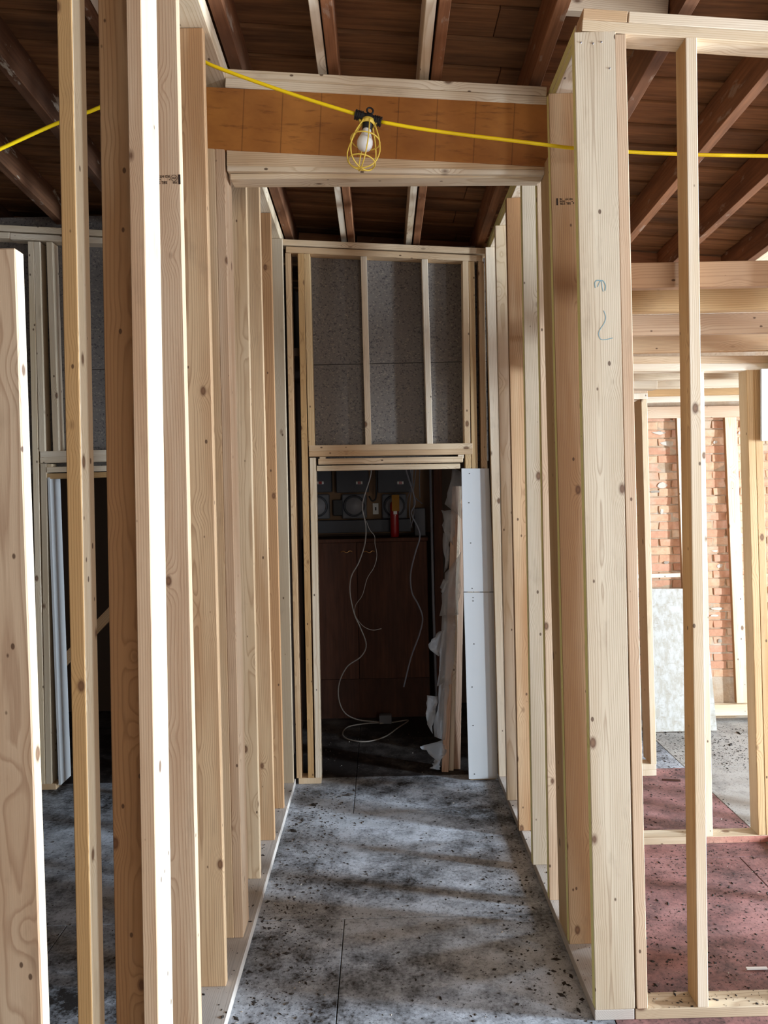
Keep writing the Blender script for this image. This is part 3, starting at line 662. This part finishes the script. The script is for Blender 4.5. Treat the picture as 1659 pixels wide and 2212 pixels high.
for s in (-1, 1):
    for i in range(4): tube_bm([cc+cax*s*(.022+.008*i), cc+cax*s*(.0265+.008*i)], .0185, 12, bm=hb)
hous = from_bm('housing', hb, M['black'], wl_)
lathe('socket', wl_, M['black'], [(.017, -.008), (.021, .0), (.021, .02), (.019, .022), (.0185, .05), (.0165, .052)], top, ax, 16)
upv = -ax; ring = [top+upv*.016+upv*(.012+.012*math.sin(t))+cax*.012*math.cos(t) for t in [2*math.pi*i/14 for i in range(14)]]
tube('hanging_loop', wl_, M['black'], ring, .0035, 6, True)
lathe('bulb', wl_, M['bulb'], [(.0155, .045), (.0165, .058), (.0185, .07), (.024, .083), (.0285, .094), (.0300, .104), (.0285, .115), (.0235, .125), (.015, .131), (.006, .1335), (0, .134)], top, ax, 20)
cage = lathe('cage', wl_, M['cage'], [(.0215, .012), (.0245, .012), (.0255, .032), (.0225, .032), (.0215, .012)], top, ax, 18); cage['label'] = 'yellow wire guard'
n1 = ax.orthogonal().normalized(); n1 = (Vector((1, 0, 0))-ax*ax.x).normalized(); n2 = ax.cross(n1)
prof = [(.024, .02), (.030, .036), (.042, .062), (.054, .094), (.0615, .126), (.0625, .148), (.055, .176), (.038, .194), (.018, .202), (.0, .204)]
def cagept(r, h, t): return top+ax*h+(n1*math.cos(t)+n2*math.sin(t))*r
for i in range(6):
    t = 2*math.pi*i/6+.26
    q = from_bm('rib', tube_bm(smooth_path([cagept(r, h, t) for r, h in prof], 3), .0026, 6), M['cage'], None, True); q.parent = cage; q.matrix_parent_inverse = Matrix.Identity(4)
for r, h in ((.0545, .095), (.050, .182)):
    q = from_bm('hoop', tube_bm([cagept(r, h, 2*math.pi*i/24) for i in range(24)], .0026, 6, True), M['cage'], None, True); q.parent = cage; q.matrix_parent_inverse = Matrix.Identity(4)
for s in (-1, 1):
    q = lathe('clamp_screw', None, M['cage'], [(.005, -.006), (.006, .006)], cagept(.030, .018, 0 if s > 0 else math.pi), n2, 8); q.parent = cage; q.matrix_parent_inverse = Matrix.Identity(4)

# ---------------- closet contents
YF = 6.25
cz = P(800, 1163, YF).z
cx0, cx1, cxm = -.64, P(925, 1300, YF).x, P(773, 1300, YF).x
cab = empty('cabinet', 'dark brown two-door cabinet against the closet back wall', 'cabinet', ((cx0+cx1)/2, YF+.15, 0))
zk0 = P(800, 1466, YF).z
box('body', cab, M['cab'], cx0, cx1, YF+.02, 6.61, 0, cz-.03); box('top', cab, M['cab'], cx0, cx1+.01, YF-.01, 6.61, cz-.029, cz, .003)
box('plinth', cab, M['cab'], cx0, cx1, YF+.002, YF+.0195, .0, zk0-.003)
for i, (a, b) in enumerate(((cx0, cxm-.002), (cxm+.002, cx1))):
    dr = box('door', cab, M['cab'], a, b, YF, YF+.0195, zk0, cz-.032, .002)
    u0 = 736 if i == 0 else 785
    pts = [P(u0, 1192, YF-.012), P(u0+6, 1191, YF-.024), P(u0+13, 1194, YF-.027), P(u0+19, 1190, YF-.024), P(u0+25, 1192, YF-.012)]
    hd = from_bm('handle', tube_bm(smooth_path(pts, 4), .0045, 6), M['brass'], None, True); hd.parent = dr
    hd.matrix_parent_inverse = (Matrix.Translation(cab.location) @ Matrix.Translation(-cab.location) @ Matrix.Translation(dr.location)).inverted()
YM = 6.5
bbx = tag(box('meter_backboard', None, M['beige'], -.64, .50, 6.585, 6.615, cz+.02, 2.3), 'beige backboard carrying the electric meters', 'board')
def meter(u, v, r, label, hide=False):
    c = P(u, v, YM-.05); R = r*YM/F
    m = empty('electric_meter', label, 'meter', (c.x, YM, c.z-R), group='meters above the cabinet')
    box('housing', m, M['mgrey'], c.x-R*1.2, c.x+R*1.2, YM-.005, 6.584, c.z-R*1.25, c.z+R*1.15, .008)
    lathe('rim', m, M['dgrey'], [(R*1.06, 0), (R*1.06, .03), (R*.92, .045), (R*.92, .02)], (c.x, YM-.006, c.z), (0, -1, 0), 28)
    lathe('dial', m, M['dial'], [(R*.90, 0), (R*.90, .034), (R*.80, .05)], (c.x, YM-.006, c.z), (0, -1, 0), 28)
    return m
meter(765, 1093, 22, 'round electric meter with pale dial left of the switch plate'); meter(852, 1093, 22, 'round electric meter behind the fire extinguisher'); meter(684, 1094, 22, 'round electric meter cut off by the door post')
def swbox(u0, u1, dotu, label):
    a, b = P(u0, 1016, 6.48), P(u1, 1063, 6.48)
    s = empty('switch_box', label, 'box', ((a.x+b.x)/2, 6.5, b.z))
    box('body', s, M['dgrey'], a.x, b.x, 6.45, 6.583, b.z, b.z+.34, .006)
    d = P(dotu, 1043, 6.445)
    box('lamp_window', s, M['white'], d.x-.028, d.x+.028, 6.442, 6.4495, d.z-.012, d.z+.012, .003); box('indicator', s, M['red'], d.x-.013, d.x+.013, 6.439, 6.4415, d.z-.011, d.z+.011)
swbox(726, 797, 776, 'dark switch box with red indicator above the middle meter'); swbox(815, 890, 865, 'dark switch box with red indicator above the extinguisher'); swbox(660, 717, 692, 'dark switch box at the door post side')
a, b = P(719, 1080, 6.5), P(740, 1114, 6.5)
tag(box('breaker_box', None, M['black'], a.x, b.x, 6.5, 6.584, b.z, a.z, .004), 'small black breaker box left of the middle meter', 'box')
a, b = P(805, 1087, 6.56), P(818, 1111, 6.56)
sw = empty('switch_plate', 'pale wall plate between two meters', 'switch', ((a.x+b.x)/2, 6.57, b.z)); box('plate', sw, M['white'], a.x, b.x, 6.57, 6.584, b.z, a.z, .002); box('toggle', sw, M['black'], (a.x+b.x)/2-.006, (a.x+b.x)/2+.006, 6.563, 6.5695, (a.z+b.z)/2-.014, (a.z+b.z)/2+.014)
a, b = P(660, 1126, 6.45), P(888, 1148, 6.45)
tag(box('wire_trough', None, M['dgrey'], a.x, b.x, 6.45, 6.584, b.z, a.z, .004), 'long dark grey wireway under the meters', 'box')
a, b = P(895, 1098, 6.45), P(919, 1160, 6.45)
tag(box('grey_junction_box', None, M['mgrey'], a.x, b.x, 6.42, 6.584, cz+.002, a.z, .004), 'grey metal box right of the fire extinguisher', 'box')
# fire extinguisher
ec = P(853, 1158, 6.34); R = .036; hz = P(853, 1083, 6.34).z-cz
fe = empty('fire_extinguisher', 'small red fire extinguisher with ochre tag standing on the cabinet', 'extinguisher', (ec.x, 6.34, cz))
lathe('cylinder', fe, M['red'], [(R*.9, .001), (R, .008), (R, hz*.86), (R*.9, hz*.95), (R*.5, hz), (R*.35, hz+.01)], (ec.x, 6.34, cz), (0, 0, 1), 24)
lathe('valve', fe, M['black'], [(.012, hz+.01), (.014, hz+.02), (.014, hz+.05), (.009, hz+.055)], (ec.x, 6.34, cz), (0, 0, 1), 12)
lathe('gauge', fe, M['brass'], [(.014, 0), (.014, .008)], (ec.x, 6.326, cz+hz+.04), (0, -1, 0), 14)
box('lever', fe, M['black'], ec.x-.012, ec.x+.05, 6.332, 6.348, cz+hz+.056, cz+hz+.066, .002)
a, b = P(846, 1069, 6.29), P(863, 1104, 6.29)
box('tag', fe, M['tagy'], a.x, b.x, 6.294, 6.298, b.z, a.z, .001); a, b = P(850, 1104, 6.29), P(858, 1111, 6.29); box('label_plate', fe, M['white'], a.x, b.x, 6.3, 6.3035, b.z, a.z)
# cables
def cable(pts, Y0, Y1, r, mat, label, group='cables hanging in the closet'):
    n = len(pts); q = [P(u, v, Y0+(Y1-Y0)*i/(n-1)) for i, (u, v) in enumerate(pts)]
    for p in q: p.z = max(p.z, r)
    o = tube('cable', None, mat, smooth_path(q, 6), r, 7); return tag(o, label, 'cable', group)
cable([(803, 1000), (800, 1030), (786, 1075), (783, 1100), (790, 1135), (788, 1175), (775, 1215), (759, 1245), (756, 1280), (765, 1325), (778, 1355), (791, 1392), (780, 1418), (750, 1440), (733, 1475), (732, 1510), (745, 1540), (775, 1555), (820, 1562)], 5.8, 6.12, .0052, M['wcable'], 'long white cable looping down in front of the cabinet to the floor')
fl = [PZ(u, v, .007) for u, v in ((820, 1563), (850, 1560), (882, 1556), (860, 1572), (830, 1592), (790, 1602), (752, 1597), (740, 1585), (752, 1570), (790, 1563), (822, 1561))]
tag(tube('cable', None, M['wcable'], smooth_path(fl, 6), .0052, 7), 'white cable coiled in an open loop on the closet floor', 'cable', 'cables hanging in the closet')
cable([(791, 1125), (799, 1145), (809, 1158), (810, 1175), (814, 1200), (808, 1225), (793, 1250), (783, 1285), (768, 1308), (768, 1330), (784, 1352), (804, 1361), (824, 1358)], 5.8, 5.82, .0026, M['wcable'], 'thin white wire branching beside the long white cable')
cable([(874, 1000), (880, 1025), (894, 1070), (896, 1090), (889, 1110), (905, 1145), (906, 1165), (897, 1195), (887, 1240), (890, 1280), (903, 1305), (913, 1335), (906, 1370), (888, 1420), (872, 1484)], 5.7, 5.75, .006, M['lgrey'], 'grey cable hanging free right of the white one')
cable([(812, 1000), (813, 1040), (812, 1075), (804, 1082), (797, 1072)], 6.4, 6.4, .007, M['black'], 'dark cable looping above the pale wall plate')
for i, (pts) in enumerate([[(884, 1000), (890, 1040), (886, 1080), (885, 1110), (890, 1140)], [(893, 1000), (889, 1050), (879, 1080), (878, 1118)], [(900, 1000), (895, 1045), (893, 1070), (912, 1088)], [(907, 1000), (906, 1040), (907, 1075)], [(888, 1000), (893, 1060), (894, 1110), (887, 1140)]]):
    cable(pts, 5.95, 6.2, .0045, M['lgrey'], ('pale cable ending lowest in the bundle', 'leftmost pale cable of the hanging bundle', 'pale cable bending right in the bundle', 'short straight pale cable right in the bundle', 'pale cable crossing the bundle')[i]+' above the cabinet')
jb = PZ(833, 1566, 0); tag(box('floor_junction_box', None, M['mgrey'], jb.x-.05, jb.x+.05, jb.y+.02, jb.y+.08, .0, .07, .004), 'grey electrical box lying on the closet floor by the cable loop', 'box')
cp = [P(929, 1000, 6.18), P(936, 1300, 6.18), P(944, 1560, 6.18)]; cp[-1].z = .0
tag(tube('conduit', None, M['lgrey'], [cp[0], cp[1], cp[2]], .011, 10), 'pale vertical conduit between cabinet and wrapped trim', 'conduit')
tag(member('door_casing', None, M['cab'], (P(950, 1500, 6.4).x, 6.4, 0.0), (P(946, 1050, 6.4).x, 6.4, 2.6), .07, .10, (1, 0, 0)), 'dark brown upright casing right of the conduit', 'trim').parent = None
# wrapped trim bundle
tb = empty('wrapped_trim', 'long trim boards in torn clear plastic leaning inside the doorway', 'lumber', (.45, 5.15, 0))
for i, (u0, u1, w, m, dy) in enumerate(((952, 980, .045, 'trimwood', 0), (966, 988, .03, 'pale', .02), (978, 994, .05, 'trimwood', .045), (960, 984, .04, 'cab', .05))):
    lo, hi = PZ(u0+8, 1662, .0), P(u1+4, 1050, 5.07)
    lo = Vector((lo.x, 5.02+dy, .002)); hi.y = 5.06+dy
    member('trim_board', tb, M[m], lo, hi, w, .018, (1, 0, 0), .002)
def sheetfilm(pts, Y, amp, nu=7, nv=9, seed=1):
    rng = random.Random(seed); a, b, c, d = pts; bm = bmesh.new(); g = []
    for j in range(nv):
        row = []
        for i in range(nu):
            s, t = i/(nu-1), j/(nv-1)
            u = (a[0]*(1-s)+b[0]*s)*(1-t)+(d[0]*(1-s)+c[0]*s)*t; v = (a[1]*(1-s)+b[1]*s)*(1-t)+(d[1]*(1-s)+c[1]*s)*t
            jit = (3 if i in (0, nu-1) else 0)
            q = P(u+rng.uniform(-jit, jit), v+rng.uniform(-jit, jit), Y+amp*math.sin(s*5+t*4+seed)+rng.uniform(-amp, amp)*.5); q.z = max(q.z, .004); row.append(bm.verts.new(q))
        g.append(row)
    for j in range(nv-1):
        for i in range(nu-1): bm.faces.new((g[j][i], g[j][i+1], g[j+1][i+1], g[j+1][i]))
    bmesh.ops.solidify(bm, geom=list(bm.faces), thickness=.001)
    return from_bm('plastic_film', bm, M['film'], tb, True)
for i, q in enumerate((((978, 1010), (998, 1020), (998, 1120), (962, 1090)), ((954, 1104), (985, 1100), (980, 1180), (958, 1150)), ((957, 1150), (972, 1150), (967, 1225), (961, 1235)), ((955, 1250), (968, 1255), (962, 1285), (952, 1280)), ((962, 1240), (998, 1190), (990, 1330), (950, 1330)),
                       ((945, 1365), (962, 1360), (950, 1420), (924, 1400)), ((955, 1330), (985, 1330), (975, 1480), (945, 1480)), ((922, 1502), (945, 1505), (934, 1585), (920, 1560)), ((948, 1480), (972, 1470), (960, 1600), (936, 1590)), ((907, 1612), (955, 1600), (966, 1625), (948, 1646)), ((940, 1640), (952, 1642), (950, 1664), (930, 1660)))):
    sheetfilm(q, 5.0, .012, 6, 7, i+3)

# ---------------- marks on the lumber: grade stamps, crayon, nails, screws
def text_mesh(txt, size):
    c = bpy.data.curves.new('t', 'FONT'); c.body = txt; c.size = size; c.align_x = 'LEFT'; c.extrude = .0002; c.offset = size*.02
    o = bpy.data.objects.new('t', c); COL.objects.link(o); bpy.context.view_layer.update()
    me = bpy.data.meshes.new_from_object(o.evaluated_get(bpy.context.evaluated_depsgraph_get())); bpy.data.objects.remove(o); bpy.data.curves.remove(c); return me
def front_frame(st, pix, Y):      # upside-down writing frame on a stud's camera-side face
    q = P(pix[0], pix[1], Y-.0004); m = Matrix(((-1, 0, 0), (0, 0, -1), (0, -1, 0))).to_4x4(); m.translation = q; return m
def stamp(st, pix, Y, items, name='grade_stamp'):
    bm = bmesh.new()
    for kind, x, y, s, t in items:
        if kind == 't':
            me = text_mesh(t, s); b2 = bmesh.new(); b2.from_mesh(me); bmesh.ops.translate(b2, vec=(x, y, 0), verts=b2.verts); tm = bpy.data.meshes.new('x'); b2.to_mesh(tm); b2.free(); bm.from_mesh(tm); bpy.data.meshes.remove(tm); bpy.data.meshes.remove(me)
        elif kind == 'b': box_bm(x, x+s, y, y+t, -.0002, .0003, bm=bm)
        elif kind == 'o': tube_bm([Vector((x+s*math.cos(a), y+s*math.sin(a), 0)) for a in [2*math.pi*i/20 for i in range(20)]], t, 4, True, bm)
    m = front_frame(st, pix, Y); bmesh.ops.transform(bm, matrix=m, verts=bm.verts)
    me = bpy.data.meshes.new(name); bm.to_mesh(me); bm.free(); me.materials.append(M['ink'])
    o = bpy.data.objects.new(name, me); COL.objects.link(o); o.parent = st
    o.matrix_parent_inverse = (Matrix.Translation(st.parent.location) @ st.matrix_parent_inverse @ st.matrix_basis).inverted()
    return o
# pixel 1 ~ 1.46 mm at Y=2.42 ; x runs to the viewer's left because the stamp is upside down
stamp(sD, (389.5, 377), 2.42, [('b', 0, 0, .0065, .030), ('o', .0195, .0105, .0095, .0007), ('t', .013, .0070, .0095, 'VX'), ('t', .010, .0215, .0088, '358'), ('b', .032, .0140, .0028, .0025),
                              ('t', .033, .0015, .0105, 'KD HT'), ('t', .041, .0195, .0125, 'SEL STR'), ('t', .060, .0115, .007, 'WHITE')])
stamp(Ls, (1240, 427.5), 3.03, [('b', .063, 0, .006, .027), ('t', .046, .0005, .008, 'FIR'), ('t', .006, .001, .0098, 'KD HT'), ('t', .034, .0090, .0072, 'WHITE'), ('t', .013, .0165, .0125, 'SEL STR'), ('b', .006, .012, .003, .003), ('t', .0, .0165, .0085, '8')])
def stroke(st, pts, Y, r, mat, name):
    bm = tube_bm(smooth_path([P(u, v, Y-.0003) for u, v in pts], 4), r, 5); 
    for v in bm.verts: v.co.y = Y-.0003+(v.co.y-(Y-.0003))*.12
    me = bpy.data.meshes.new(name); bm.to_mesh(me); bm.free(); me.materials.append(mat)
    o = bpy.data.objects.new(name, me); COL.objects.link(o); o.parent = st
    o.matrix_parent_inverse = (Matrix.Translation(st.parent.location) @ st.matrix_parent_inverse @ st.matrix_basis).inverted(); return o
stroke(K, [(1286, 622), (1285, 611), (1289, 606), (1296, 606), (1303, 607), (1308, 617), (1307, 628)], 2.642, .0017, M['crayon'], 'crayon_mark')
stroke(K, [(1291, 620), (1294, 612), (1299, 607), (1301, 622), (1303, 630)], 2.642, .0014, M['crayon'], 'crayon_mark')
stroke(K, [(1304, 671), (1308, 682), (1308, 690), (1304, 700), (1296, 712), (1293, 722), (1297, 732), (1306, 734), (1324, 730)], 2.642, .0014, M['crayon'], 'crayon_mark')
def nails(st, pix, Y, mat, r=.0035):
    for (u, v) in pix:
        q = P(u, v, Y); bm = lathe_bm([(r, -.001), (r, .0008), (r*.7, .0018)], q, (0, -1, 0), 8); me = bpy.data.meshes.new('nail'); bm.to_mesh(me); bm.free(); me.materials.append(mat)
        o = bpy.data.objects.new('nail', me); COL.objects.link(o); o.parent = st; o.matrix_parent_inverse = (Matrix.Translation(st.parent.location) @ st.matrix_parent_inverse @ st.matrix_basis).inverted()
nails(K, [(1255, 92), (1281, 94), (1299, 91), (1317, 148)], 2.642, M['steel'])

# ---------------- rubble on the floor
def rubble(name, n, regions, smin, smax, mat, label, seed):
    rng = random.Random(seed); V = []; Fc = []
    for _ in range(n):
        r = rng.choices(regions, weights=[q[4] for q in regions])[0]
        x, y = rng.uniform(r[0], r[1]), rng.uniform(r[2], r[3]); s = smin+(smax-smin)*rng.random()**4; z = r[5] if len(r) > 5 else 0
        a = rng.uniform(0, 6.28); ca, sa = math.cos(a), math.sin(a); sx, sy, sz = s*rng.uniform(.6, 1.6), s*rng.uniform(.4, .9), s*rng.uniform(.25, .7); b = len(V)
        for (px, py, pz) in ((1, .2, .1), (-.1, 1, .0), (-1, -.2, .1), (.1, -1, .0), (rng.uniform(-.3, .3), rng.uniform(-.3, .3), 1)):
            px *= sx; py *= sy; V.append((x+px*ca-py*sa, y+px*sa+py*ca, z+max(0, pz)*sz))
        Fc += [(b, b+1, b+4), (b+1, b+2, b+4), (b+2, b+3, b+4), (b+3, b, b+4), (b+3, b+2, b+1, b)]
    me = bpy.data.meshes.new(name); me.from_pydata(V, [], Fc); me.update(); return tag(link(name, me, mat), label, 'debris', kind='stuff')
REG = [(-.58, .70, 1.8, 4.8, 2.2), (-.57, -.25, 2.3, 4.8, 2.6), (.45, .705, 2.3, 4.8, 1.2), (-.55, .3, 5.0, 6.0, .6), (.88, 2.6, 2.78, 3.92, 5.5), (.95, 2.0, 4.05, 4.85, 1.4), (1.85, 3.4, 5.0, 5.85, 3.4), (1.7, 2.6, 4.9, 5.6, 1.6), (-2.3, -.75, 2.1, 4.8, 1.8), (.72, .85, 2.7, 4.8, .35, .0385), (-.72, -.59, 2.0, 4.8, .3, .0385), (.87, 2.2, 2.645, 2.73, .3, .0385)]
rubble('floor_rubble', 15000, REG, .0018, .009, M['debris'], 'dark rubble crumbs scattered over the floors', 3)
rubble('plaster_crumbs', 1500, REG, .0015, .006, M['debris2'], 'pale plaster crumbs scattered over the floors', 4)
rubble('rubble_lumps', 60, [(-.57, -.4, 2.4, 4.7, 2), (.6, .70, 2.5, 3.2, 1), (1.85, 2.9, 5.1, 5.8, 2), (-.5, -.2, 4.6, 4.85, .6)], .012, .03, M['debris'], 'larger dark rubble lumps along the sills and brick wall', 5)
for (u0, v0, u1, v1) in ((1430, 1684, 1470, 1686),):
    a, b = PZ(u0, v0, .006), PZ(u1, v1, .006)
    o = member('wood_splinter', None, M['cab'], a, b, .012, .008, (0, 0, 1), .001); o.parent = None; tag(o, 'thin brown wood splinter lying on the red floor', 'splinter')
a, b = PZ(1612, 2092, .006), PZ(1657, 2091, .006)
o = member('white_chip', None, M['white'], a, b, .006, .012, (0, 0, 1), .001); o.parent = None; tag(o, 'white sliver lying on the red floor at right', 'splinter')
